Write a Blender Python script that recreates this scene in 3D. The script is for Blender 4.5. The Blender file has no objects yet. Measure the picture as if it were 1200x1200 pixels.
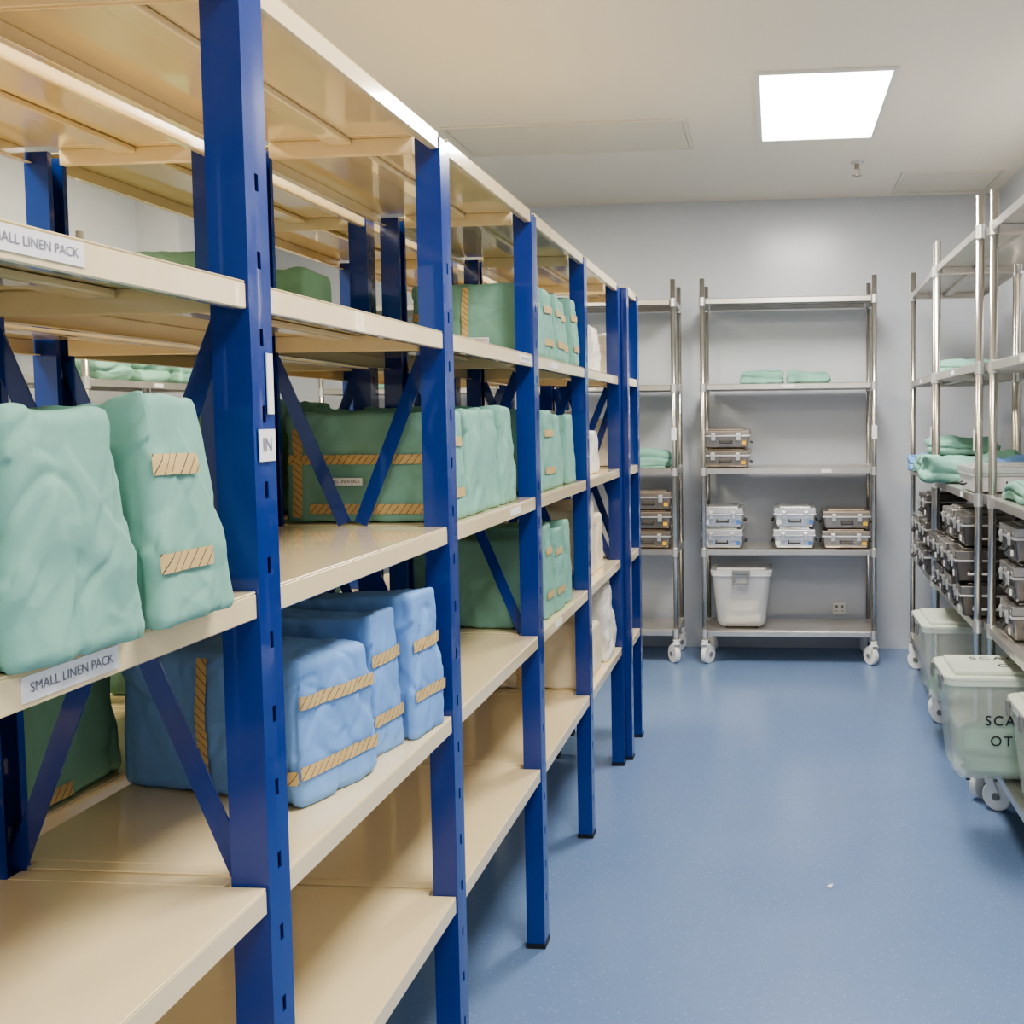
import bpy, bmesh, math, random
from mathutils import Vector, Matrix, noise
C = bpy.context.scene.collection
PI = math.pi
W = {}
SH = -.05          # the blue racks' offset along the aisle

# ---------------------------------------------------------------- materials
def mat(name, col, rough=.5, metal=0., nscale=0, nvar=0., bump=0., bscale=40, coat=0., emis=None, estr=0, spec=.5, detail=4, alpha=1, bdetail=3, bdist=0):
    m = bpy.data.materials.new(name); m.use_nodes = True
    nt = m.node_tree; b = nt.nodes['Principled BSDF']
    b.inputs['Base Color'].default_value = (*col, 1)
    b.inputs['Roughness'].default_value = rough
    b.inputs['Metallic'].default_value = metal
    b.inputs['Specular IOR Level'].default_value = spec
    b.inputs['Coat Weight'].default_value = coat
    b.inputs['Alpha'].default_value = alpha
    if emis:
        b.inputs['Emission Color'].default_value = (*emis, 1); b.inputs['Emission Strength'].default_value = estr
    tc = nt.nodes.new('ShaderNodeTexCoord')
    if nvar:
        n = nt.nodes.new('ShaderNodeTexNoise'); n.inputs['Scale'].default_value = nscale; n.inputs['Detail'].default_value = detail
        nt.links.new(tc.outputs['Object'], n.inputs['Vector'])
        r = nt.nodes.new('ShaderNodeValToRGB')
        r.color_ramp.elements[0].position = .3; r.color_ramp.elements[1].position = .7
        r.color_ramp.elements[0].color = (*[max(0, c*(1-nvar)) for c in col], 1)
        r.color_ramp.elements[1].color = (*[min(1, c*(1+nvar)) for c in col], 1)
        nt.links.new(n.outputs['Fac'], r.inputs['Fac']); nt.links.new(r.outputs['Color'], b.inputs['Base Color'])
    if bump:
        n2 = nt.nodes.new('ShaderNodeTexNoise'); n2.inputs['Scale'].default_value = bscale; n2.inputs['Detail'].default_value = bdetail
        n2.inputs['Distortion'].default_value = bdist
        nt.links.new(tc.outputs['Object'], n2.inputs['Vector'])
        bp = nt.nodes.new('ShaderNodeBump'); bp.inputs['Strength'].default_value = bump; bp.inputs['Distance'].default_value = .01
        nt.links.new(n2.outputs['Fac'], bp.inputs['Height']); nt.links.new(bp.outputs['Normal'], b.inputs['Normal'])
    return m
M = {}
M['cream'] = mat('cream_enamel', (.82, .675, .42), .13, 0, 3, .03, .02, 3, coat=.6)
M['blue'] = mat('blue_enamel', (.004, .034, .23), .2, 0, 0, 0, .04, 6, coat=.5)
M['green'] = mat('green_cloth', (.21, .41, .335), .8, 0, 6, .07, .10, 45, bdetail=4)
M['dgreen'] = mat('green_cloth_shade', (.22, .42, .30), .8, 0, 6, .10, .10, 45, bdetail=4)
M['bcloth'] = mat('blue_cloth', (.19, .36, .69), .8, 0, 6, .07, .10, 45, bdetail=4)
M['white'] = mat('white_wrap', (.80, .76, .68), .25, 0, 8, .1, .4, 26, bdetail=3)
M['creamcloth'] = mat('cream_wrap', (.76, .66, .48), .4, 0, 8, .12, .25, 30, bdetail=3)
M['steel'] = mat('stainless_steel', (.60, .57, .52), .22, .9, 5, .08, .03, 20)
M['steelshelf'] = mat('brushed_steel', (.62, .59, .55), .3, .8, 4, .08, .04, 30)
M['alu'] = mat('aluminium', (.70, .70, .70), .28, .65, 10, .1)
M['dark'] = mat('dark_metal_body', (.15, .13, .12), .25, .7)
M['darklid'] = mat('dark_metal_lid', (.26, .24, .22), .22, .75)
M['bronze'] = mat('bronze_metal', (.42, .36, .30), .25, .75)
M['grey'] = mat('grey_metal_lid', (.42, .40, .38), .25, .7)
M['black'] = mat('black_plastic', (.015, .015, .017), .45)
M['wheel'] = mat('white_wheel_plastic', (.85, .85, .83), .4)
M['rubber'] = mat('grey_rubber', (.22, .22, .22), .6)
M['plastic'] = mat('milky_plastic', (.90, .96, .83), .2, 0, 5, .04, .04, 8, alpha=.36)
M['plasticlid'] = mat('milky_plastic_lid', (.84, .90, .79), .28, 0, 5, .05, .06, 8, alpha=.62)
M['wplastic'] = mat('white_plastic', (.92, .92, .92), .3, 0, 5, .03, alpha=.5)
M['paper'] = mat('paper', (.80, .79, .78), .7)
M['ink'] = mat('ink', (.02, .02, .03), .7)
M['fade'] = mat('faded_ink', (.20, .20, .25), .7)
M['yellow'] = mat('yellow_tag', (.75, .45, .05), .5)
M['bluetag'] = mat('blue_tag', (.08, .2, .5), .5)
M['wall'] = mat('wall_paint', (.57, .60, .65), .25, 0, 1.2, .03, .03, 5)
M['ceil'] = mat('ceiling_paint', (.88, .83, .73), .42, 0, 1.0, .02)
M['trim'] = mat('trim_paint', (.78, .745, .65), .4)
M['alu_frame'] = mat('light_frame', (.8, .79, .76), .35, .1)
M['glow'] = mat('light_diffuser', (1, 1, 1), .5, emis=(1, .98, .95), estr=10)

def floor_mat():
    m = mat('blue_speckled_vinyl', (.07, .155, .35), .22, 0, bump=.035, bscale=50, spec=.65)
    nt = m.node_tree; b = nt.nodes['Principled BSDF']
    tc = nt.nodes.new('ShaderNodeTexCoord')
    n = nt.nodes.new('ShaderNodeTexNoise'); n.inputs['Scale'].default_value = 1.3; n.inputs['Detail'].default_value = 5
    v = nt.nodes.new('ShaderNodeTexVoronoi'); v.inputs['Scale'].default_value = 75
    r1 = nt.nodes.new('ShaderNodeValToRGB')
    r1.color_ramp.elements[0].position = .3; r1.color_ramp.elements[0].color = (.165, .255, .44, 1)
    r1.color_ramp.elements[1].position = .7; r1.color_ramp.elements[1].color = (.195, .285, .475, 1)
    r2 = nt.nodes.new('ShaderNodeValToRGB')
    r2.color_ramp.elements[0].position = .12; r2.color_ramp.elements[0].color = (1, 1, 1, 1)
    r2.color_ramp.elements[1].position = .2; r2.color_ramp.elements[1].color = (0, 0, 0, 1)
    mx = nt.nodes.new('ShaderNodeMixRGB'); mx.inputs['Color2'].default_value = (.42, .50, .64, 1)
    mul = nt.nodes.new('ShaderNodeMath'); mul.operation = 'MULTIPLY'; mul.inputs[1].default_value = .5
    L = nt.links.new
    L(tc.outputs['Object'], n.inputs['Vector']); L(tc.outputs['Object'], v.inputs['Vector'])
    L(n.outputs['Fac'], r1.inputs['Fac']); L(v.outputs['Distance'], r2.inputs['Fac'])
    L(r1.outputs['Color'], mx.inputs['Color1']); L(r2.outputs['Color'], mul.inputs[0]); L(mul.outputs[0], mx.inputs['Fac'])
    L(mx.outputs['Color'], b.inputs['Base Color'])
    return m
M['floor'] = floor_mat()
def tape_mat():
    m = bpy.data.materials.new('striped_indicator_tape'); m.use_nodes = True
    nt = m.node_tree; b = nt.nodes['Principled BSDF']; b.inputs['Roughness'].default_value = .6
    L = nt.links.new
    uv = nt.nodes.new('ShaderNodeUVMap'); uv.uv_map = 'UVMap'
    s = nt.nodes.new('ShaderNodeSeparateXYZ'); L(uv.outputs['UV'], s.inputs[0])
    a = nt.nodes.new('ShaderNodeMath'); a.operation = 'MULTIPLY'; a.inputs[1].default_value = 66; L(s.outputs['X'], a.inputs[0])
    c = nt.nodes.new('ShaderNodeMath'); c.operation = 'ADD'; L(a.outputs[0], c.inputs[0])
    d = nt.nodes.new('ShaderNodeMath'); d.operation = 'MULTIPLY'; d.inputs[1].default_value = -1.1; L(s.outputs['Y'], d.inputs[0]); L(d.outputs[0], c.inputs[1])
    f = nt.nodes.new('ShaderNodeMath'); f.operation = 'FRACT'; L(c.outputs[0], f.inputs[0])
    g = nt.nodes.new('ShaderNodeMath'); g.operation = 'LESS_THAN'; g.inputs[1].default_value = .1; L(f.outputs[0], g.inputs[0])
    mx = nt.nodes.new('ShaderNodeMixRGB'); mx.inputs['Color1'].default_value = (.60, .43, .20, 1); mx.inputs['Color2'].default_value = (.03, .03, .03, 1)
    L(g.outputs[0], mx.inputs['Fac']); L(mx.outputs['Color'], b.inputs['Base Color'])
    return m
M['tape'] = tape_mat()

# ---------------------------------------------------------------- mesh helper
class MB:
    def __init__(s): s.v = []; s.f = []; s.uv = None
    def box(s, x0, x1, y0, y1, z0, z1, tx=0, ty=0):
        n = len(s.v)
        s.v += [(x0+tx, y0+ty, z0), (x1-tx, y0+ty, z0), (x1-tx, y1-ty, z0), (x0+tx, y1-ty, z0), (x0, y0, z1), (x1, y0, z1), (x1, y1, z1), (x0, y1, z1)]
        s.f += [(n, n+3, n+2, n+1), (n+4, n+5, n+6, n+7), (n, n+1, n+5, n+4), (n+1, n+2, n+6, n+5), (n+2, n+3, n+7, n+6), (n+3, n, n+4, n+7)]
        return s
    def quad(s, a, b, c, d):
        n = len(s.v); s.v += [tuple(a), tuple(b), tuple(c), tuple(d)]; s.f.append((n, n+1, n+2, n+3)); return s
    def cyl(s, p0, p1, r, n=14, r2=None):
        p0 = Vector(p0); p1 = Vector(p1); ax = (p1-p0).normalized()
        u = ax.orthogonal().normalized(); w = ax.cross(u); b = len(s.v); r2 = r if r2 is None else r2
        for k in range(n):
            a = 2*PI*k/n; d = u*math.cos(a)+w*math.sin(a)
            s.v.append(tuple(p0+d*r)); s.v.append(tuple(p1+d*r2))
        for k in range(n):
            i = b+2*k; j = b+2*((k+1) % n); s.f.append((i, j, j+1, i+1))
        s.f.append(tuple(b+2*k for k in range(n))[::-1]); s.f.append(tuple(b+2*k+1 for k in range(n)))
        return s
    def bar(s, p0, p1, wd, th, nrm):
        p0 = Vector(p0); p1 = Vector(p1); n = Vector(nrm).normalized(); ax = (p1-p0).normalized(); c = ax.cross(n)
        b = len(s.v)
        for p in (p0, p1):
            for i, j in ((-1, -1), (1, -1), (1, 1), (-1, 1)):
                s.v.append(tuple(p+c*i*wd/2+n*j*th/2))
        s.f += [(b, b+1, b+2, b+3), (b+7, b+6, b+5, b+4)]
        for k in range(4):
            k2 = (k+1) % 4; s.f.append((b+k, b+4+k, b+4+k2, b+k2))
        return s
    def build(s, name, m, parent=None, bevel=0, smooth=False, solid=0, segs=2):
        me = bpy.data.meshes.new(name)
        o0 = Vector(W.get(parent.name, (0, 0, 0))) if parent else Vector((0, 0, 0))
        me.from_pydata([tuple(Vector(p)-o0) for p in s.v], [], s.f)
        bm = bmesh.new(); bm.from_mesh(me)
        if solid: bmesh.ops.remove_doubles(bm, verts=bm.verts, dist=1e-5)
        bmesh.ops.recalc_face_normals(bm, faces=bm.faces)
        bm.to_mesh(me); bm.free()
        me.materials.append(M[m]); o = bpy.data.objects.new(name, me); C.objects.link(o)
        if s.uv:
            ul = me.uv_layers.new(name='UVMap')
            for l in me.loops: ul.data[l.index].uv = s.uv[l.vertex_index]
        if parent: o.parent = parent; W[o.name] = tuple(o0)
        if smooth:
            for p in me.polygons: p.use_smooth = True
        if solid:
            md = o.modifiers.new('thick', 'SOLIDIFY'); md.thickness = solid; md.offset = 0
        if bevel:
            md = o.modifiers.new('bev', 'BEVEL'); md.width = bevel; md.segments = segs; md.limit_method = 'ANGLE'
        return o
def thing(name, label, cat, loc=(0, 0, 0), group=None):
    o = bpy.data.objects.new(name, None); C.objects.link(o); o.empty_display_size = .1
    o.location = loc; o['label'] = label; o['category'] = cat
    if group: o['group'] = group
    W[o.name] = tuple(loc); return o
kids = {}
def index_kids(root):
    for ch in bpy.data.objects:
        if ch.parent == root:
            kids.setdefault(root.name, [])
            if ch not in kids[root.name]: kids[root.name].append(ch)
            index_kids(ch)
def copy_tree(o, parent=None):
    c = o.copy(); C.objects.link(c); c.parent = parent
    for ch in list(kids.get(o.name, [])): copy_tree(ch, c)
    return c
def dup(root, loc, rz, label, group=None):
    if root.name not in kids: index_kids(root)
    c = copy_tree(root); c.location = loc; c.rotation_euler = (0, 0, rz); c['label'] = label
    if group: c['group'] = group
    elif 'group' in c.keys(): del c['group']
    return c
def struct(name, mb, m, **k):
    o = mb.build(name, m, **k); o['kind'] = 'structure'; return o
FACE = {'+x': Matrix(((0, 0, 1), (1, 0, 0), (0, 1, 0))), '-y': Matrix(((1, 0, 0), (0, 0, -1), (0, 1, 0))),
        '+z': Matrix(((1, 0, 0), (0, 1, 0), (0, 0, 1)))}
def lettering(body, size, pos, face, parent, m='ink', spin=0, name='lettering', maxw=None, bold=0, space=1):
    cu = bpy.data.curves.new('txt', 'FONT'); cu.body = body; cu.size = size; cu.align_x = 'CENTER'; cu.align_y = 'CENTER'
    cu.space_character = space
    if bold: cu.offset = bold
    t = bpy.data.objects.new('txt', cu); C.objects.link(t)
    bpy.context.view_layer.update()
    me = bpy.data.meshes.new_from_object(t.evaluated_get(bpy.context.evaluated_depsgraph_get()))
    bpy.data.objects.remove(t); bpy.data.curves.remove(cu)
    me.name = name
    if maxw:
        wd = max(v.co.x for v in me.vertices)-min(v.co.x for v in me.vertices)
        k = maxw/wd
        for v in me.vertices: v.co.x *= k
    R = FACE[face].to_4x4() @ Matrix.Rotation(spin, 4, 'Z')
    o0 = Vector(W.get(parent.name, (0, 0, 0)))
    me.transform(Matrix.Translation(Vector(pos)-o0) @ R)
    me.materials.clear(); me.materials.append(M[m])
    o = bpy.data.objects.new(name, me); C.objects.link(o); o.parent = parent; W[o.name] = tuple(o0)
    return o

# ---------------------------------------------------------------- room
XL, XR, YN, YF, ZC = -3.55, 1.40, -2.2, 6.745, 2.93
struct('floor', MB().box(XL-.1, XR+.1, YN-.1, YF+.1, -.1, 0), 'floor')
struct('ceiling', MB().box(XL-.1, XR+.1, YN-.1, YF+.1, ZC, ZC+.1), 'ceil')
struct('wall_back', MB().box(XL-.1, XR+.1, YF, YF+.1, 0, ZC), 'wall')
struct('wall_front', MB().box(XL-.1, XR+.1, YN-.1, YN, 0, ZC), 'wall')
struct('wall_left', MB().box(XL-.1, XL, YN, YF, 0, ZC).box(XL, XL+.25, 5.5, 5.95, 0, ZC), 'wall')
struct('wall_right', MB().box(XR, XR+.1, YN, YF, 0, ZC), 'wall')

def frame(mb, x0, x1, y0, y1, z0, z1, t):
    mb.box(x0, x1, y0, y0+t, z0, z1).box(x0, x1, y1-t, y1, z0, z1).box(x0, x0+t, y0+t, y1-t, z0, z1).box(x1-t, x1, y0+t, y1-t, z0, z1); return mb
def panel_light(x, y, label, w=.54, d=1.0):
    t = thing('ceiling_light', label, 'ceiling light', (x, y, ZC))
    frame(MB(), x-w/2-.022, x+w/2+.022, y-d/2-.022, y+d/2+.022, ZC-.012, ZC-.0005, .022).build('frame', 'alu_frame', t)
    MB().box(x-w/2, x+w/2, y-d/2, y+d/2, ZC-.008, ZC-.001).build('diffuser', 'glow', t)
    return t
panel_light(.215, 4.78, 'bright square white panel light in the ceiling above the aisle')
def area(x, y, pw, w=.54, d=1.0, col=(1, .95, .88)):
    l = bpy.data.lights.new('panel_lamp', 'AREA'); l.shape = 'RECTANGLE'; l.size = w; l.size_y = d; l.energy = pw; l.color = col
    o = bpy.data.objects.new('panel_lamp', l); C.objects.link(o); o.location = (x, y, ZC-.02)
area(.215, 4.78, 62)
area(.215, 1.75, 58); area(.215, -1.0, 56)
area(-2.2, 4.4, 62, col=(1, .89, .64)); area(-2.25, 1.6, 78, col=(1, .86, .58)); area(-2.2, -1.2, 52, col=(1, .9, .72))

t = thing('ceiling_hatch', 'flush rectangular access panel outlined in the ceiling left of the light', 'access panel', (-.95, 5.1, ZC))
frame(MB(), -1.6, -.41, 4.88, 5.42, ZC-.008, ZC-.0005, .02).build('frame', 'trim', t, bevel=.002)
MB().box(-1.575, -.435, 4.905, 5.395, ZC-.004, ZC-.0005).build('panel', 'trim', t)
t = thing('ceiling_vent', 'thin-framed ceiling panel above the right corner of the room', 'ceiling panel', (1.0, 6.3, ZC))
frame(MB(), .74, 1.33, 6.1, 6.65, ZC-.008, ZC-.0005, .02).build('frame', 'trim', t)
MB().box(.765, 1.305, 6.125, 6.625, ZC-.004, ZC-.0005).build('panel', 'trim', t)
t = thing('fire_sprinkler', 'small metal fire sprinkler head below the ceiling behind the light', 'sprinkler', (.46, 5.82, ZC))
qx, qy = .46, 5.82
MB().cyl((qx, qy, ZC-.001), (qx, qy, ZC-.012), .035, 18).build('collar', 'alu', t)
mb = MB().cyl((qx, qy, ZC-.012), (qx, qy, ZC-.04), .014, 12)
mb.bar((qx-.014, qy, ZC-.04), (qx-.012, qy, ZC-.072), .006, .006, (0, 1, 0)).bar((qx+.014, qy, ZC-.04), (qx+.012, qy, ZC-.072), .006, .006, (0, 1, 0))
mb.build('head', 'bronze', t)
MB().cyl((qx, qy, ZC-.072), (qx, qy, ZC-.077), .024, 16).build('deflector', 'bronze', t)

def socket(x, z, label):
    t = thing('wall_socket', label, 'socket', (x, YF, z))
    MB().box(x-.042, x+.042, YF-.012, YF-.0005, z-.042, z+.042).build('plate', 'paper', t, bevel=.004)
    mb = MB()
    for dx in (-.018, .018):
        mb.box(x+dx-.009, x+dx+.009, YF-.015, YF-.012, z+.006, z+.022)
        for q in (-.005, .005): mb.box(x+dx+q-.002, x+dx+q+.002, YF-.0135, YF-.012, z-.02, z-.01)
    mb.build('switch', 'rubber', t)
socket(.415, .265, 'white double wall socket behind the bottom shelf of the facing steel trolley')

# ---------------------------------------------------------------- blue racks
LEV = [2.11, 1.71, 1.31, .915, .53]
HT = 2.098
def slotplate(mb, pt, w0, w1, z0, z1, zs, sw=.009, sh=.022):
    w0, w1 = min(w0, w1), max(w0, w1)
    c = (w0+w1)/2; us = [w0, c-sw/2, c+sw/2, w1]
    rows = [z0]
    for z in zs: rows += [z-sh/2, z+sh/2]
    rows.append(z1)
    for i in range(len(rows)-1):
        for k in range(3):
            if k == 1 and i % 2 == 1: continue
            mb.quad(pt(us[k], rows[i]), pt(us[k+1], rows[i]), pt(us[k+1], rows[i+1]), pt(us[k], rows[i+1]))
    return rows
def upright(root, xf, sgn, y, top=HT):
    zs = [.14+.1*i for i in range(int((top-.2)/.1))]
    mb = MB(); h = .028; dp = .051*sgn
    rows = slotplate(mb, lambda u, z: (xf, u, z), y-h, y+h, .012, top, zs)
    for z0, z1 in zip(rows, rows[1:]):
        mb.quad((xf-dp, y-h, z0), (xf, y-h, z0), (xf, y-h, z1), (xf-dp, y-h, z1))
        mb.quad((xf, y+h, z0), (xf-dp, y+h, z0), (xf-dp, y+h, z1), (xf, y+h, z1))
        mb.quad((xf-dp, y-h+.012, z0), (xf-dp, y-h, z0), (xf-dp, y-h, z1), (xf-dp, y-h+.012, z1))
        mb.quad((xf-dp, y+h, z0), (xf-dp, y+h-.012, z0), (xf-dp, y+h-.012, z1), (xf-dp, y+h, z1))
    u = mb.build('upright', 'blue', root, solid=.0022)
    x0, x1 = sorted((xf+.003*sgn, xf-dp-.003*sgn))
    MB().box(x0, x1, y-h-.003, y+h+.003, 0, .014).build('foot', 'black', u)
def rack_shelf(root, xa, xb, y0, y1, z, lip=.036):
    mb = MB(); th = .003; p = .031
    ya, yb = y0+p, y1-p
    mb.box(xa, xb, ya, yb, z-th, z)
    mb.box(xa+.06, xb-.06, y0+.004, ya, z-th, z); mb.box(xa+.06, xb-.06, yb, y1-.004, z-th, z)
    for x0, x1 in ((xb-.003, xb), (xa, xa+.003)): mb.box(x0, x1, ya, yb, z-lip, z-th)
    mb.box(xb-.018, xb-.003, ya, yb, z-lip, z-lip+.003); mb.box(xa+.003, xa+.018, ya, yb, z-lip, z-lip+.003)
    mb.box(xa+.06, xb-.06, y0+.004, y0+.007, z-lip, z-th); mb.box(xa+.06, xb-.06, y1-.007, y1-.004, z-lip, z-th)
    s = mb.build('shelf', 'cream', root, bevel=.0015, segs=1)
    mb = MB(); c = (xa+xb)/2
    mb.box(c-.025, c+.025, y0+.008, y1-.008, z-.016, z-.0035)
    mb.build('stiffener', 'cream', s, bevel=.004, segs=2)
    return s
def blue_rack(label, xa, xb, ys, lev=LEV):
    r = thing('shelving_rack', label, 'shelving rack', ((xa+xb)/2, ys[0], 0))
    c = (xa+xb)/2
    for y in ys:
        upright(r, xb+.002, 1, y); upright(r, xa-.002, -1, y)
        for s in (-1, 1):
            xp = c+s*((xb-xa)/2-.062)
            MB().bar((c+s*.018, y, lev[2]+.004), (xp+.01*s, y, lev[1]-.05), .029, .003, (0, 1, 0)).build('brace', 'blue', r)
            MB().bar((c+s*.018, y, lev[2]-.042), (xp+.01*s, y, lev[3]+.004), .029, .003, (0, 1, 0)).build('brace', 'blue', r)
    for y0, y1 in zip(ys, ys[1:]):
        for z in lev: rack_shelf(r, xa, xb, y0, y1, z)
    return r
YS = [.565+SH+.78*k for k in range(6)]
XA0, XA1 = -1.10, -.672
XB0, XB1 = -1.56, -1.145
rackA = blue_rack('long blue steel rack with cream shelves, front row beside the aisle', XA0, XA1, YS)
rackB = blue_rack('blue steel rack with cream shelves standing behind the front rack, back to back', XB0, XB1, YS)
rackC = blue_rack('short narrow blue rack with cream shelves at the far end of the long rack', -1.03, -.645, [4.495, 4.82])

def shelf_card(y0, y1, z, text, x=XA1, root=rackA, h=.024, dz=0):
    y0 += SH; y1 += SH
    c = MB().box(x+.0004, x+.0016, y0, y1, z-.018-h/2+dz, z-.018+h/2+dz).build('shelf_label', 'paper', root)
    if text: lettering(text, h*.54, (x+.0022, (y0+y1)/2, z-.018+dz), '+x', c, m='fade', maxw=(y1-y0)*.86)
shelf_card(.87, 1.005, LEV[1], 'SMALL LINEN PACK', dz=.002)
shelf_card(.895, 1.03, LEV[2], 'SMALL LINEN PACK')
shelf_card(2.72, 2.84, LEV[1], 'LARGE PACK', h=.02)
shelf_card(2.6, 2.7, LEV[2], None, h=.018); shelf_card(3.1, 3.2, LEV[1], None, h=.018); shelf_card(3.1, 3.2, LEV[3], None, h=.018)
Y1 = YS[1]
c = MB().box(XA1+.0045, XA1+.006, Y1-.02, Y1+.022, 1.478, 1.520).build('upright_label', 'paper', rackA)
lettering('IN', .025, (XA1+.0065, Y1, 1.499), '+x', c, m='fade', bold=.0004)
MB().box(XA1+.0045, XA1+.006, Y1+.006, Y1+.022, 1.54, 1.62).build('upright_label', 'paper', rackA)

# ---------------------------------------------------------------- wrapped packs
def sst(t): t = max(0, min(1, t)); return t*t*(3-2*t)
def facet(q):
    """crisp crumple: tilted flat facets meeting along creases"""
    d, pts = noise.voronoi(q)
    P0 = pts[0]; k = noise.cell_vector(P0*7.3+Vector((.5, .5, .5)))-Vector((.5, .5, .5))
    edge = min(1, (d[1]-d[0])*4.5)
    return (q-P0).dot(k)*edge
def make_pack(label, group, loc, w, d, h, m, seed, rot=0, taper=.1, bulge=.025, wr=.007, ear=.008, tapes=(), tag=None, name='linen_pack', cat='linen pack', flap=.005, lean=0, R=None, n=None, layers=0, flare=.03, loose=0):
    root = thing(name, label, cat, (0, 0, 0), group)
    R = R or min(w, d, h)*.10
    a, b, c = w/2, d/2, h/2; sv = Vector((seed*3.7, seed*1.3, seed*7.1))
    tall = h > .12
    def f(p, e=0):
        x, y, z = p; P = Vector((x*a, y*b, z*c))
        q = Vector((max(-a+R, min(a-R, P.x)), max(-b+R, min(b-R, P.y)), max(-c+R, min(c-R, P.z))))
        dr = P-q
        if dr.length > 1e-9: dr.normalize()
        ex = e
        if y < -.9 and flap and tall:      # envelope flap on the broad face
            ex += flap*sst((z-(-.1+.7*abs(x)))*22)
        if x > .9 and tall:                # triangular folded end flap
            ex += .004*sst((.75-z-1.0*abs(y))*12)*sst((1-z)*6)
        v = q+dr*(R+ex)
        zn = max(0, min(1, (v.z/c+1)/2)); s = math.sin(PI*zn)
        fl = (1-zn)**5*flare
        v.y *= (1-taper*zn**1.5)*(1+bulge*s+fl); v.x *= (1-.2*taper*zn**2)*(1+.3*bulge*s+fl*.6)
        v.x += lean*zn*h
        if layers:
            wob = noise.noise(Vector((v.x*7, v.y*7, 0))+sv)*.25
            g = abs(math.sin(PI*layers*(zn+wob))); k = -(1-g)**3*.014
            v.x += dr.x*k; v.y += dr.y*k
        if loose:
            o2 = noise.noise_vector(Vector((v.x*6, v.y*6, v.z*14))+sv)
            v.x += o2.x*loose*.5; v.y += o2.y*loose*.5; v.z += (o2.z-.35)*loose*.6*zn
        v.z += ear*zn**6*(abs(x)**6*.9-.35*(1-abs(x)))*(1 if tall else .2)
        nn = noise.noise_vector(v*4.5+sv); k = .35+.65*zn if tall else .8
        v += Vector((nn.x*wr*.4, nn.y*wr*.45, nn.z*wr*1.0*zn))*k
        vq = Vector((v.x*12+v.z*3, v.y*12, v.z*7))+sv
        v += dr*facet(vq)*wr*1.4
        vq = Vector((v.x*22, v.y*22-v.z*9, v.z*12))+sv*1.7
        v += dr*facet(vq)*wr*.7
        # a few long drawn creases
        for (kx, kz, sh_) in ((7, 5, 3.1), (-6, 8, 9.7)):
            tt_ = noise.noise(Vector((v.x*3+sh_, v.y*9, v.z*2))+sv)+.12*math.sin((v.x+v.y)*kx*5+v.z*kz*4)
            v -= dr*max(0, 1-abs(tt_)*22)*wr*.28*(1 if tall else .3)
        v.z = max(v.z+c, .0008+(e*.2))
        return v
    N = n or [max(6, min(46, int(x/.0068))) for x in (w, d, h)]
    mp = lambda i, k: (lambda t: t*(1.25-.25*t*t))(2*i/k-1)
    mb = MB(); key = {}
    def vid(i, j, k):
        if (i, j, k) not in key:
            key[(i, j, k)] = len(mb.v); mb.v.append(tuple(f((mp(i, N[0]), mp(j, N[1]), mp(k, N[2])))))
        return key[(i, j, k)]
    for i in range(N[0]):
        for j in range(N[1]):
            for k in (0, N[2]): mb.f.append((vid(i, j, k), vid(i+1, j, k), vid(i+1, j+1, k), vid(i, j+1, k)))
    for i in range(N[0]):
        for k in range(N[2]):
            for j in (0, N[1]): mb.f.append((vid(i, j, k), vid(i+1, j, k), vid(i+1, j, k+1), vid(i, j, k+1)))
    for j in range(N[1]):
        for k in range(N[2]):
            for i in (0, N[0]): mb.f.append((vid(i, j, k), vid(i, j+1, k), vid(i, j+1, k+1), vid(i, j, k+1)))
    mb.build('cloth_wrapper', m, root, smooth=True)
    def onface(face, u, v): return (1, u, v) if face == '+x' else (u, -1, v) if face == '-y' else (u, v, 1)
    for (face, u0, v0, u1, v1) in tapes:
        dims = {'+x': (b, c), '-y': (a, c), '+z': (a, b)}[face]
        du, dv = (u1-u0)*dims[0], (v1-v0)*dims[1]; Ln = math.hypot(du, dv)
        px, py = -dv/Ln, du/Ln; hw = .0105
        n_ = max(4, int(Ln/.006)); tb = MB(); tb.uv = []; Q = 5
        nd = Vector((1, 0, 0)) if face == '+x' else Vector((0, -1, 0)) if face == '-y' else Vector((0, 0, 1))
        rows_ = []
        for i in range(n_+1):
            tt = i/n_; r_ = []
            for q in range(Q):
                off = (q/(Q-1)*2-1)*hw
                u = u0+(u1-u0)*tt+px*off/dims[0]; v = v0+(v1-v0)*tt+py*off/dims[1]
                u = max(-1, min(1, u)); v = max(-1, min(1, v))
                r_.append(f(onface(face, u, v), .0024))
            rows_.append(r_)
        for i in range(n_+1):              # the tape is stiff: it bridges the creases
            js = range(max(0, i-2), min(n_+1, i+3))
            mx_ = max(rows_[j][q].dot(nd) for j in js for q in range(Q))
            for q in range(Q):
                p = rows_[i][q]; dd = mx_-p.dot(nd)
                tb.v.append(tuple(p+nd*min(dd, .004)*.75)); tb.uv.append((i/n_*Ln, q/(Q-1)))
        for i in range(n_):
            for q in range(Q-1):
                a0 = i*Q+q; tb.f.append((a0, a0+1, a0+Q+1, a0+Q))
        tb.build('indicator_tape', 'tape', root, smooth=True)
    if tag:
        face, u, v, tw, th, txt = tag
        p = f(onface(face, u, v), .008)
        l = MB()
        if face == '-y': l.box(p.x-tw/2, p.x+tw/2, p.y-.0006, p.y, p.z-th/2, p.z+th/2)
        else: l.box(p.x, p.x+.0006, p.y-tw/2, p.y+tw/2, p.z-th/2, p.z+th/2)
        lo = l.build('pack_label', 'paper', root)
        pp = (p.x, p.y-.0012, p.z) if face == '-y' else (p.x+.0012, p.y, p.z)
        if txt: lettering(txt, th*.6, pp, face, lo, maxw=tw*.88)
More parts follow.
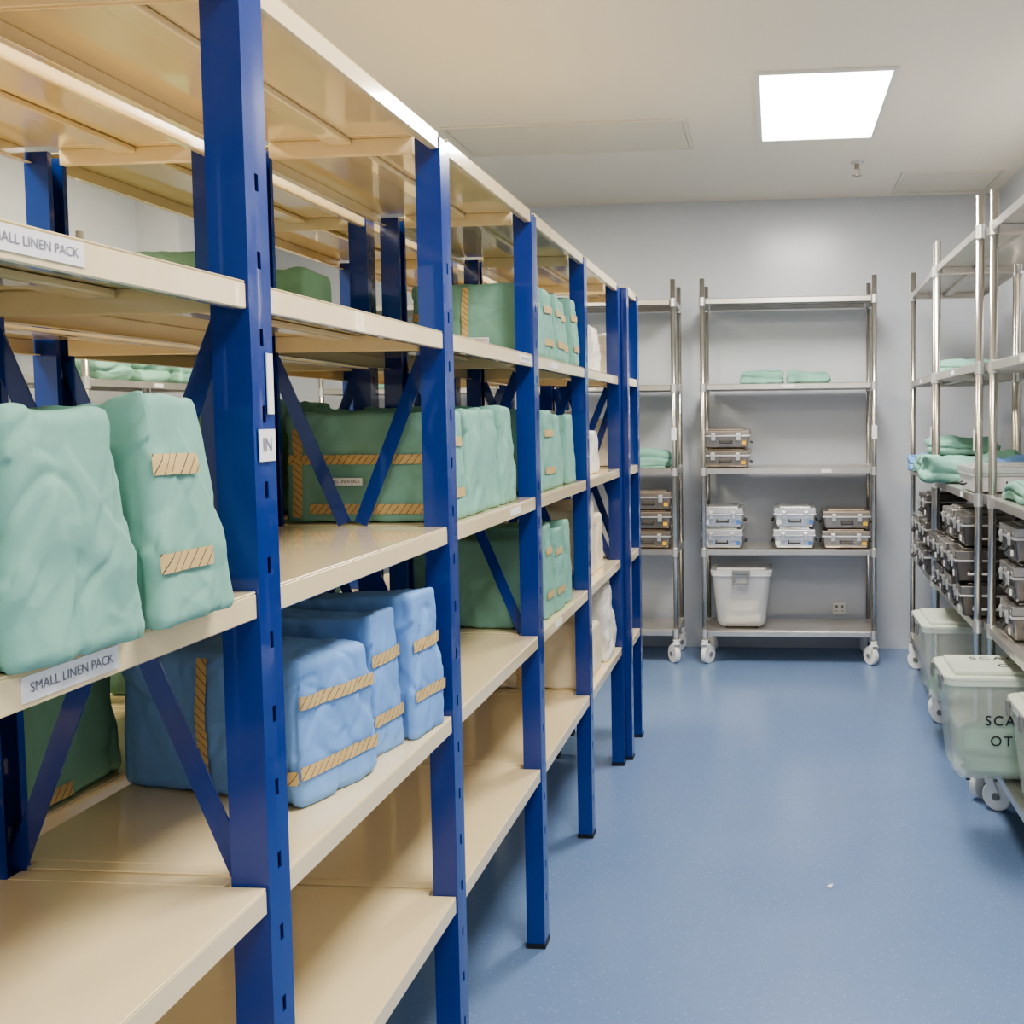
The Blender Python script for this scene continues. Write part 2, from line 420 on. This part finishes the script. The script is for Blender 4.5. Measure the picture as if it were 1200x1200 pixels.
    root.location = (loc[0], loc[1]+(SH if name == 'linen_pack' else 0), loc[2]); root.rotation_euler = (0, 0, rot)
    return root
ORD = ['nearest', 'second', 'third', 'fourth', 'fifth', 'sixth']
def row(where, z, spans, xf, w, h, m, group, seed0, tapes=None, colour='green', tags=None, jit=0, hs=None, **kw):
    rnd = random.Random(seed0)
    for i, (y0, y1) in enumerate(spans):
        lab = '%s linen pack, %s in its row on %s' % (colour, ORD[i], where)
        hh = (hs[i] if hs else h)*(1+rnd.uniform(-.05, .05)); ww = w*(1+rnd.uniform(-.04, .02)); xx = xf-rnd.uniform(0, .02)
        make_pack(lab, group, (xx-ww/2, (y0+y1)/2, z+.0005), ww, (y1-y0)-.006, hh, m, seed0+i*2.3, rot=rnd.uniform(-.03, .02)+jit,
                  tapes=(tapes[i] if tapes and i < len(tapes) else ()), tag=(tags[i] if tags and i < len(tags) else None), **kw)
E2 = lambda a=.45, b=-.5: (('+x', -.98, a, .7, a), ('+x', -.98, b, .7, b))
g = 'green packs upright on the third shelf of the near bay'
make_pack('green linen pack cut by the left picture edge above the lower shelf card', g, (-.835, .79, LEV[2]), .33, .12, .21, 'green', 3, wr=.010, taper=.12)
make_pack('plain crumpled green linen pack left of the taped one in the near bay', g, (-.832, .965, LEV[2]), .35, .16, .230, 'green', 7, rot=-.04, wr=.013, taper=.10, bulge=.04, ear=.010, n=(80, 48, 80), flare=.07, lean=-.02)
make_pack('green linen pack with two short striped tapes beside the near blue upright', g, (-.825, 1.143, LEV[2]), .35, .135, .240, 'green', 12, rot=-.02, wr=.011, taper=.24, bulge=.02, ear=.012, lean=-.06, flare=.07,
          tapes=(('+x', -.98, .42, .25, .42), ('+x', -.98, -.42, .35, -.42)), n=(80, 46, 80))
g = 'blue packs on the fourth shelf'
z4 = LEV[3]
make_pack('large blue linen pack with long striped tapes, nearest of the three blue packs', g, (-.905, 1.715, z4), .37, .19, .235, 'bcloth', 21, rot=-.25, wr=.011, taper=.02, bulge=.03, ear=.002,
          tapes=(('-y', -.02, -.95, -.02, .95), ('-y', .25, -.55, 1, -.55), ('+x', -1, .42, .98, .42), ('+x', -1, -.5, .98, -.5)), tag=('-y', .78, .1, .022, .03, None), n=(70, 44, 54))
make_pack('middle blue linen pack squeezed between the other two blue packs', g, (-.90, 1.893, z4), .36, .10, .255, 'bcloth', 24, rot=-.14, wr=.010, taper=.04, bulge=.03,
          tapes=(('+x', -1, .4, 1, .4), ('+x', -1, -.45, 1, -.45)), n=(60, 26, 50))
make_pack('tallest blue linen pack, farthest of the three beside the second blue upright', g, (-.875, 2.010, z4), .38, .118, .27, 'bcloth', 29, rot=-.10, wr=.010, taper=.04, bulge=.03,
          tapes=(('+x', -1, .3, 1, .3), ('+x', -1, -.38, 1, -.38)), n=(60, 30, 52))
row('the third shelf behind the V brace', LEV[2], [(2.175, 2.31), (2.32, 2.455), (2.465, 2.60), (2.61, 2.75)], -.69, .37, .25, 'green', 'green packs on the third shelf of the middle bay', 31,
    tapes=[(('-y', -.95, .15, .98, .15), ('-y', -.84, -.9, -.84, .7), ('-y', -.7, -.75, .98, -.75), ('+x', -.98, .45, .7, .45), ('+x', -.98, -.5, .7, -.5))], tags=[('-y', -.25, -.25, .08, .016, 'SMALL LINEN PACK')], wr=.010)
row('the second shelf past the third upright', LEV[1], [(2.955, 3.09), (3.1, 3.23), (3.245, 3.365), (3.38, 3.49), (3.505, 3.62)], -.685, .37, .215, 'green', 'green packs on the second shelf', 45,
    tapes=[(('-y', -.1, -.9, -.1, .9), ('-y', -1, .1, -.75, .1)), E2(), E2(), E2(), E2()], tags=[('-y', .1, -.55, .07, .016, 'LARGE PACK')], wr=.010, taper=.2)
row('the third shelf past the third upright', LEV[2], [(2.96, 3.1), (3.115, 3.255), (3.27, 3.40), (3.42, 3.56)], -.69, .37, .235, 'green', 'green packs on the third shelf of the far bay', 56, tapes=[(), E2(), ()], wr=.010, taper=.12)
row('the fourth shelf past the third upright', LEV[3], [(2.96, 3.09), (3.105, 3.215), (3.23, 3.34), (3.355, 3.46)], -.69, .37, .27, 'green', 'green packs on the fourth shelf', 67, tapes=[(), E2(), E2(), ()], wr=.010, taper=.12)
row('the second shelf of the last long bay', LEV[1], [(3.82, 3.97), (4.06, 4.22)], -.71, .32, .22, 'white', 'white packs on the second shelf', 71, colour='white', taper=.2, hs=[.24, .18], wr=.014, loose=.012)
row('the third shelf of the last long bay', LEV[2], [(3.79, 3.93), (4.0, 4.19)], -.71, .32, .24, 'white', 'white packs on the third shelf', 75, colour='white', taper=.08, hs=[.25, .16], wr=.012, loose=.01)
row('the fourth shelf of the last long bay', LEV[3], [(3.72, 3.87), (3.90, 4.05), (4.08, 4.24)], -.71, .34, .28, 'creamcloth', 'cream packs on the fourth shelf', 79, colour='cream', taper=.02, hs=[.29, .29, .22], wr=.007, ear=.001)
row('the bottom shelf of the last long bay', LEV[4], [(3.72, 3.88), (3.91, 4.08)], -.70, .37, .25, 'creamcloth', 'cream packs on the bottom shelf', 83, colour='cream', tapes=[(('-y', -.3, -.9, -.3, .9),)], taper=.02, hs=[.25, .20], wr=.007, ear=.001)
make_pack('large clear-wrapped white pack, farthest on the bottom shelf of the long rack', None, (-.86, 4.25, LEV[4]), .34, .19, .31, 'white', 86, wr=.016, taper=.25, bulge=.12, loose=.02)
make_pack('white wrapped pack on the second shelf of the short far rack', None, (-.82, 4.71, LEV[1]), .24, .15, .2, 'white', 88)
make_pack('white wrapped pack on the third shelf of the short far rack', None, (-.82, 4.71, LEV[2]), .24, .15, .22, 'white', 89)
make_pack('dark green linen pack low at the left, on the fourth shelf of the rear rack', None, (-1.335, 1.635, LEV[3]), .35, .21, .27, 'dgreen', 91, wr=.009, tapes=(('+x', -1, -.85, -.3, -.85),))
row('the fourth shelf of the rear rack', LEV[3], [(2.2, 2.34), (2.37, 2.51), (2.55, 2.7)], -1.16, .33, .27, 'dgreen', 'green packs on the fourth rear shelf', 95, colour='dark green')
row('the third shelf of the rear rack', LEV[2], [(2.2, 2.34), (2.37, 2.51), (2.54, 2.7)], -1.16, .33, .26, 'dgreen', 'green packs on the third rear shelf', 99, colour='dark green', tapes=[(('-y', -.6, .2, .95, .2), ('-y', .8, -.9, .8, .9))])
make_pack('green linen pack on the second rear shelf just left of the near blue upright', None, (-1.345, 2.25, LEV[1]), .36, .17, .19, 'green', 104)
make_pack('green linen pack on the second rear shelf just right of the near blue upright', None, (-1.345, 2.62, LEV[1]), .36, .17, .20, 'dgreen', 107)

# ---------------------------------------------------------------- steel trolleys
ML = [2.25, 1.73, 1.215, .715, .21]
MH = 2.37
def build_castor(root, x, y, sx, sy):
    c = MB(); c.cyl((x, y, .15), (x, y, .13), .020, 14).box(x-.020, x+.020, y-.020, y+.020, .120, .13)
    fw = Vector((-sx*.55, -sy*.84, 0)).normalized(); ax = Vector((fw.y, -fw.x, 0)); o = Vector((x, y, 0))
    for s in (-1, 1):
        c.bar(tuple(o+ax*s*.022+Vector((0, 0, .124))), tuple(o+ax*s*.022+fw*.03+Vector((0, 0, .055))), .036, .003, tuple(ax))
    f = c.build('castor', 'wheel', root, bevel=.002, segs=1)
    wc = o+fw*.03+Vector((0, 0, .058))
    MB().cyl(tuple(wc-ax*.017), tuple(wc+ax*.017), .058, 26).build('wheel', 'wheel', f, bevel=.006)
    MB().cyl(tuple(wc-ax*.025), tuple(wc+ax*.025), .015, 14).build('hub', 'rubber', f)
def build_trolley(w=1.07, d=.42):
    r = thing('steel_trolley', '', 'shelf trolley')
    X, Y = w/2-.017, d/2-.017
    for sx in (-1, 1):
        for sy in (-1, 1):
            p = MB().cyl((sx*X, sy*Y, .15), (sx*X, sy*Y, MH), .0155, 16).build('post', 'steel', r)
            for f_ in p.data.polygons: f_.use_smooth = len(f_.vertices) == 4
            for z in ML: MB().cyl((sx*X, sy*Y, z-.045), (sx*X, sy*Y, z+.006), .0190, 16).build('sleeve', 'alu', p)
            build_castor(r, sx*X, sy*Y, sx, sy)
    for z in ML:
        m = MB()
        m.box(-w/2+.004, w/2-.004, -d/2+.036, d/2-.036, z-.003, z)
        m.box(-w/2+.038, w/2-.038, -d/2+.004, -d/2+.036, z-.003, z).box(-w/2+.038, w/2-.038, d/2-.036, d/2-.004, z-.003, z)
        m.box(-w/2+.038, w/2-.038, -d/2+.004, -d/2+.008, z-.034, z-.003).box(-w/2+.038, w/2-.038, d/2-.008, d/2-.004, z-.034, z-.003)
        m.box(-w/2+.004, -w/2+.008, -d/2+.038, d/2-.038, z-.034, z-.003).box(w/2-.008, w/2-.004, -d/2+.038, d/2-.038, z-.034, z-.003)
        m.box(-w/2+.02, w/2-.02, -.02, .02, z-.022, z-.003)
        m.build('shelf', 'steelshelf', r, bevel=.0015, segs=1)
    MB().box(-.035, .035, -d/2+.0022, -d/2+.0038, ML[1]-.028, ML[1]-.008).build('shelf_label', 'paper', r)
    MB().box(.2, .26, -d/2+.0022, -d/2+.0038, ML[2]-.028, ML[2]-.008).build('shelf_label', 'paper', r)
    MB().box(X-.016, X+.016, -Y-.0185, -Y-.017, 1.39, 1.47).build('post_tag', 'paper', r)
    return r
TY = 6.465
T0 = build_trolley(); T0.location = (.08, TY, 0)
T0['label'] = 'steel shelf trolley facing the aisle, with metal cases and a white bin'
dup(T0, (-1.135, TY, 0), 0, 'steel shelf trolley against the back wall, partly hidden by the blue rack end')
dup(T0, (-2.34, TY, 0), 0, 'steel shelf trolley against the back wall, seen only through the blue racks')
RW = -PI/2
dup(T0, (1.0, 5.70, 0), RW-.03, 'steel shelf trolley on the right, farthest and next to the back wall')
dup(T0, (.985, 4.60, 0), RW, 'steel shelf trolley on the right with dark cases, middle one of the right row')
dup(T0, (1.02, 3.475, 0), RW, 'steel shelf trolley cut by the right picture edge, nearest of the right row')
dup(T0, (-3.22, 2.4, 0), PI/2, 'steel shelf trolley by the left wall, nearest one glimpsed through the blue racks')
dup(T0, (-3.22, 3.6, 0), PI/2, 'steel shelf trolley by the left wall, middle one glimpsed through the blue racks')
dup(T0, (-3.22, 4.8, 0), PI/2, 'steel shelf trolley by the left wall, farthest one glimpsed through the blue racks')

# ---------------------------------------------------------------- cases
def build_case(w, d, h, bodym, lidm, tagm, label='', rim='alu'):
    r = thing('instrument_case', label, 'instrument case')
    hb = h*.66
    m = MB().box(-w/2, w/2, -d/2, d/2, .004, hb, .012, .012)
    b = m.build('body', bodym, r, bevel=.01, segs=3)
    MB().box(-w/2-.005, w/2+.005, -d/2-.005, d/2+.005, hb-.007, hb+.002).build('rim', rim, b, bevel=.002)
    l = MB().box(-w/2-.003, w/2+.003, -d/2-.003, d/2+.003, hb+.0025, h-.01)
    l.box(-w/2+.03, w/2-.03, -d/2+.03, d/2-.03, h-.01, h-.001)
    l.build('lid', lidm, r, bevel=.009, segs=3)
    for s in (-1, 1):
        x = s*w*.27
        k = MB().box(x-.013, x+.013, -d/2-.012, -d/2-.0055, hb-.03, hb+.016).box(x-.009, x+.009, -d/2-.016, -d/2-.012, hb-.008, hb+.01)
        k.build('latch', 'alu', r, bevel=.002)
        x = s*w/2
        k = MB(); k.cyl((x+s*.001, -.05, hb*.5), (x+s*.016, -.05, hb*.42), .004, 8).cyl((x+s*.001, .05, hb*.5), (x+s*.016, .05, hb*.42), .004, 8).cyl((x+s*.016, -.055, hb*.42), (x+s*.016, .055, hb*.42), .005, 8)
        k.build('side_handle', 'alu' if bodym == 'dark' else 'black', r)
    k = MB(); k.cyl((-.035, -d/2-.002, hb*.62), (-.035, -d/2-.016, hb*.45), .0035, 8).cyl((.035, -d/2-.002, hb*.62), (.035, -d/2-.016, hb*.45), .0035, 8).cyl((-.04, -d/2-.016, hb*.45), (.04, -d/2-.016, hb*.45), .005, 8)
    k.build('front_handle', 'black', r)
    if tagm: MB().box(w*.34, w*.34+.026, -d/2-.0065, -d/2-.0035, hb*.3, hb*.3+.022).build('tag', tagm, r)
    if tagm == 'bluetag': MB().box(-w*.34-.03, -w*.34, -d/2-.0065, -d/2-.0035, hb*.25, hb*.25+.028).build('tag', 'paper', r)
    return r
cs_blue = build_case(.25, .30, .13, 'alu', 'alu', 'bluetag')
cs_brown = build_case(.285, .30, .12, 'bronze', 'bronze', 'yellow')
cs_dark = build_case(.215, .20, .14, 'dark', 'darklid', 'paper')
cs_grey = build_case(.215, .20, .14, 'darklid', 'grey', 'paper')
used = set()
def place(proto, loc, rz, label, group):
    if proto.name not in used:
        used.add(proto.name); index_kids(proto)
        proto.location = loc; proto.rotation_euler = (0, 0, rz); proto['label'] = label
        if group: proto['group'] = group
        return proto
    return dup(proto, loc, rz, label, group)
def stack(proto, x, y, z, h, n, rz, desc, group, jx=0):
    nm = {1: ['single'], 2: ['lower', 'upper'], 3: ['bottom', 'middle', 'top']}[n]
    for i in range(n): place(proto, (x+jx*(-1)**i, y, z+.0005+i*(h+.001)), rz+(i-1)*.03, '%s, %s one' % (desc, nm[i]), group)
CY = 6.44
stack(cs_brown, -.30, CY, ML[2], .12, 2, 0, 'bronze case on the middle shelf of the facing trolley', 'cases on the middle shelf')
stack(cs_blue, -.325, CY, ML[3], .13, 2, 0, 'silver case with blue tag above the white bin', 'silver cases on the facing trolley')
stack(cs_blue, .12, CY, ML[3], .13, 2, 0, 'silver case with blue tag beside the bronze cases', 'silver cases on the facing trolley')
stack(cs_brown, .435, CY, ML[3], .12, 2, 0, 'bronze case near the right post of the facing trolley', 'bronze cases on the fourth shelf')
stack(cs_brown, -.79, CY, ML[3], .12, 3, 0, 'bronze case on the trolley behind the blue rack end', 'cases behind the rack end')
z3 = ML[3]; gd = 'dark cases on the right trolleys'
for (x, nx) in ((.835, 'aisle side'), (1.08, 'wall side')):
    for k_, (y, ny) in enumerate(((4.25, 'nearest'), (4.52, 'second'), (4.79, 'third'))):
        stack(cs_dark if k_ != 1 else cs_grey, x, y, z3, .14, 3 if k_ < 2 else 2, RW+.06*(k_-1), 'dark case on the middle right trolley, %s stack of the %s' % (ny, nx), gd, jx=.012)
stack(cs_dark, .86, 5.36, z3, .14, 3, RW, 'dark case on the farthest right trolley, nearer stack', gd)
stack(cs_grey, .87, 5.70, z3, .14, 2, RW, 'grey case on the farthest right trolley, farther stack', gd)
stack(cs_grey, .94, 3.80, z3, .14, 3, RW, 'grey case on the nearest right trolley at the picture edge', gd)
cs_flat = build_case(.34, .30, .115, 'paper', 'alu', None)
place(cs_flat, (.945, 4.28, ML[2]+.0005), 0, 'pale flat case with silver lid above the dark cases on the right', None)

def bundle(label, group, x, y, z, w, d, h, m='green', seed=1, rot=0, layers=2, loose=.05):
    make_pack(label, group, (x, y, z+.0005), w, d, h, m, seed, rot=rot, taper=.12, bulge=.04, wr=.012, ear=.0, flap=0, R=h*.2, n=(38, 30, 20), name='folded_linen', cat='folded linen', layers=layers, flare=.03, loose=loose)
bundle('flat green folded linen, left one of two on the facing trolley', 'folded linen on the facing trolley', -.075, CY, ML[1], .25, .25, .085, seed=201, layers=2)
bundle('flat green folded linen, right one of two on the facing trolley', 'folded linen on the facing trolley', .21, CY, ML[1], .25, .25, .08, seed=204, layers=1)
bundle('green folded linen on the trolley behind the blue rack end', None, -.79, CY, ML[2], .26, .26, .12, seed=207)
gr = 'linen bundles on the right trolleys'
bundle('green folded linen on the second shelf of the farthest right trolley', gr, 1.0, 5.45, ML[1], .34, .3, .08, seed=211)
bundle('blue folded linen at the far end of the right row', gr, .95, 5.95, ML[2], .38, .22, .10, 'bcloth', 213)
bundle('green linen bundle, lower of two beside the blue linen', gr, .96, 5.55, ML[2], .40, .34, .10, seed=215, loose=.03)
bundle('green linen bundle stacked on top of another beside the blue linen', gr, .99, 5.55, ML[2]+.104, .34, .3, .09, seed=217)
bundle('crumpled pale green linen bundle spilling over the front of the right trolley', gr, .90, 4.88, ML[2], .42, .28, .14, seed=219, loose=.07)
bundle('blue linen bundle behind the pale flat case', gr, 1.08, 4.60, ML[2], .24, .2, .13, 'bcloth', 221)
bundle('green linen on the nearest right trolley at the picture edge', gr, 1.0, 3.75, ML[2], .32, .3, .08, seed=223)
for i, (x, y, s) in enumerate(((-3.2, 4.52, 231), (-3.2, 4.85, 232), (-3.2, 5.16, 233), (-3.2, 3.75, 234), (-3.2, 3.4, 235))):
    bundle('pale green linen bundle on the left wall trolley, number %s from the back' % ['three', 'two', 'one', 'four', 'five'][i], 'linen bundles along the left wall', x, y, ML[1], .32, .24, .12, seed=s)
for i, x in enumerate((-1.3, -1.55, -2.1, -2.5)):
    bundle('green linen bundle on the back wall trolley behind the blue racks, %s from right' % ['first', 'second', 'third', 'fourth'][i], 'linen bundles along the back wall', x, CY, ML[1], .21, .25, .08, seed=241+i)

# ---------------------------------------------------------------- bins
def build_bin(label, x0, x1, y0, y1, z, h, m='plastic', lidm='plasticlid', text=False, latch='-y', group=None):
    cx, cy = (x0+x1)/2, (y0+y1)/2
    r = thing('storage_bin', label, 'storage bin', (cx, cy, z), group)
    hb = h*.94
    mb = MB(); tp = .035
    mb.box(x0, x1, y0, y1, z+.012, z+hb, tp, tp)
    o = mb.build('body', m, r)
    bm = bmesh.new(); bm.from_mesh(o.data); bm.faces.ensure_lookup_table()
    top = [f for f in bm.faces if f.normal.z > .9]; bmesh.ops.delete(bm, geom=top, context='FACES')
    ed = [e for e in bm.edges if abs(e.verts[0].co.z-e.verts[1].co.z) > .1 or max(e.verts[0].co.z, e.verts[1].co.z) < .05]
    bmesh.ops.bevel(bm, geom=ed, offset=.045, segments=6, affect='EDGES', profile=.5)
    bm.to_mesh(o.data); bm.free()
    for p in o.data.polygons: p.use_smooth = True
    def ring(xa, xb, ya, yb, za, zb_, rad, nm, mm, inner=None, bev=.003):
        """rounded-corner slab or ring"""
        pts = []
        for (qx_, qy_, a0) in ((xb-rad, yb-rad, 0), (xa+rad, yb-rad, 90), (xa+rad, ya+rad, 180), (xb-rad, ya+rad, 270)):
            for k in range(6):
                an = math.radians(a0+k*18); pts.append((qx_+rad*math.cos(an), qy_+rad*math.sin(an)))
        k_ = MB(); n_ = len(pts)
        k_.v = [(p[0], p[1], za) for p in pts]+[(p[0], p[1], zb_) for p in pts]
        k_.f = [(i, (i+1) % n_, n_+(i+1) % n_, n_+i) for i in range(n_)]
        if inner is None: k_.f += [tuple(range(n_))[::-1], tuple(range(n_, 2*n_))]
        return k_.build(nm, mm, r, bevel=bev if inner is None else 0, solid=.003 if inner else 0)
    ring(x0-.006, x1+.006, y0-.006, y1+.006, z+hb-.022, z+hb-.004, .045, 'rim', lidm, inner=True)
    lid = ring(x0-.010, x1+.010, y0-.010, y1+.010, z+hb-.003, z+hb+.009, .05, 'lid', lidm)
    l2 = MB().box(x0+.03, x1-.03, y0+.03, y1-.03, z+hb+.009, z+h).build('lid_panel', lidm, lid, bevel=.004)
    if latch == '-y':
        a, b = (cx-.05, cx+.05), (y0-.022, y0-.010)
        MB().box(a[0], a[1], b[0], b[1], z+hb-.075, z+hb-.06).box(a[0], a[0]+.015, b[0], b[1], z+hb-.06, z+hb-.012).box(a[1]-.015, a[1], b[0], b[1], z+hb-.06, z+hb-.012).box(a[0]-.005, a[1]+.005, b[0]+.002, b[1]+.004, z+hb-.012, z+hb+.014).build('latch', 'rubber', r, bevel=.004)
    else:
        for q in (-.09, .09):
            MB().box(x0-.020, x0-.0105, cy+q-.018, cy+q+.018, z+hb-.05, z+hb+.006).build('latch', 'rubber', r, bevel=.004)
    for sx in (-1, 1):
        for sy in (-1, 1):
            px, py = cx+sx*((x1-x0)/2-.09), cy+sy*((y1-y0)/2-.09)
            MB().cyl((px-.008, py, z+.0065), (px+.008, py, z+.0065), .006, 12).build('wheel', 'black', r)
    if text:
        lettering('SCACC', .050, (.825, y0+tp*.38-.005, z+h*.58), '-y', o, bold=.0004, space=1.25)
        lettering('OT', .050, (.790, y0+tp*.56-.005, z+h*.40), '-y', o, bold=.0004, space=1.25)
        lettering('SCACC', .060, (.825, cy+.06, z+h+.001), '+z', lid, bold=.0004, space=1.25)
        lettering('OT', .060, (.84, cy-.05, z+h+.001), '+z', lid, bold=.0004, space=1.25)
    return r
zb = ML[4]+.0005
build_bin('white plastic bin with lid on the bottom shelf of the facing trolley', -.395, -.03, 6.27, 6.62, zb, .385, 'wplastic', 'wplastic')
gb = 'milky bins on the right'
build_bin('milky plastic bin lettered SCACC OT, standing forward on the nearest right trolley', .60, 1.15, 3.62, 3.93, zb, .415, text=True, latch='-x', group=gb)
build_bin('milky plastic bin without lettering, behind the lettered one', .665, 1.15, 4.63, 5.03, zb, .385, latch='-x', group=gb)
build_bin('milky plastic bin cut by the right picture edge', .79, 1.19, 3.22, 3.54, zb, .38, latch='-x', group=gb)
bundle('pale linen lying inside the lettered bin', 'linen inside bins', .88, 3.775, zb+.02, .40, .19, .17, 'green', 261, loose=.05)
bundle('pale linen lying inside the farthest milky bin', 'linen inside bins', .9, 4.83, zb+.02, .34, .24, .14, 'green', 263, loose=.05)
bundle('white linen lying inside the bin on the facing trolley', 'linen inside bins', -.21, 6.445, zb+.02, .22, .2, .16, 'creamcloth', 265, loose=.04)
bundle('pale linen lying inside the bin cut by the right picture edge', 'linen inside bins', .99, 3.38, zb+.02, .26, .18, .18, 'white', 267, loose=.04)
mb = MB().quad((.16, 3.27, .002), (.175, 3.265, .002), (.182, 3.285, .006), (.168, 3.288, .003)); o = mb.build('paper_scrap', 'paper', solid=.001)
o['label'] = 'tiny white scrap lying alone on the blue floor'; o['category'] = 'paper scrap'

# ---------------------------------------------------------------- world + camera
w = bpy.data.worlds.new('room_world'); bpy.context.scene.world = w; w.use_nodes = True
w.node_tree.nodes['Background'].inputs[0].default_value = (.8, .85, .9, 1); w.node_tree.nodes['Background'].inputs[1].default_value = .2
vs = bpy.context.scene.view_settings
for lk in ('AgX - Medium High Contrast', 'Medium High Contrast'):
    try:
        vs.look = lk; break
    except Exception: pass
F = 1200; PX, PY = 800, 560
Yc = Vector((908-PX, -(488-PY), -F)).normalized()
Zc = -Vector((1010-PX, -(21000-PY), -F)).normalized(); Zc = (Zc-Yc*Zc.dot(Yc)).normalized()
Xc = Yc.cross(Zc)
R = Matrix((Xc, Yc, Zc)).to_4x4()
cd = bpy.data.cameras.new('camera'); cam = bpy.data.objects.new('camera', cd); C.objects.link(cam)
cam.matrix_world = Matrix.Translation((0, 0, 1.53)) @ R
cd.sensor_width = 36; cd.sensor_fit = 'HORIZONTAL'; cd.lens = 36*F/1200
cd.shift_x = -(PX-600)/1200; cd.shift_y = (PY-600)/1200
cd.clip_start = .02
bpy.context.scene.camera = cam
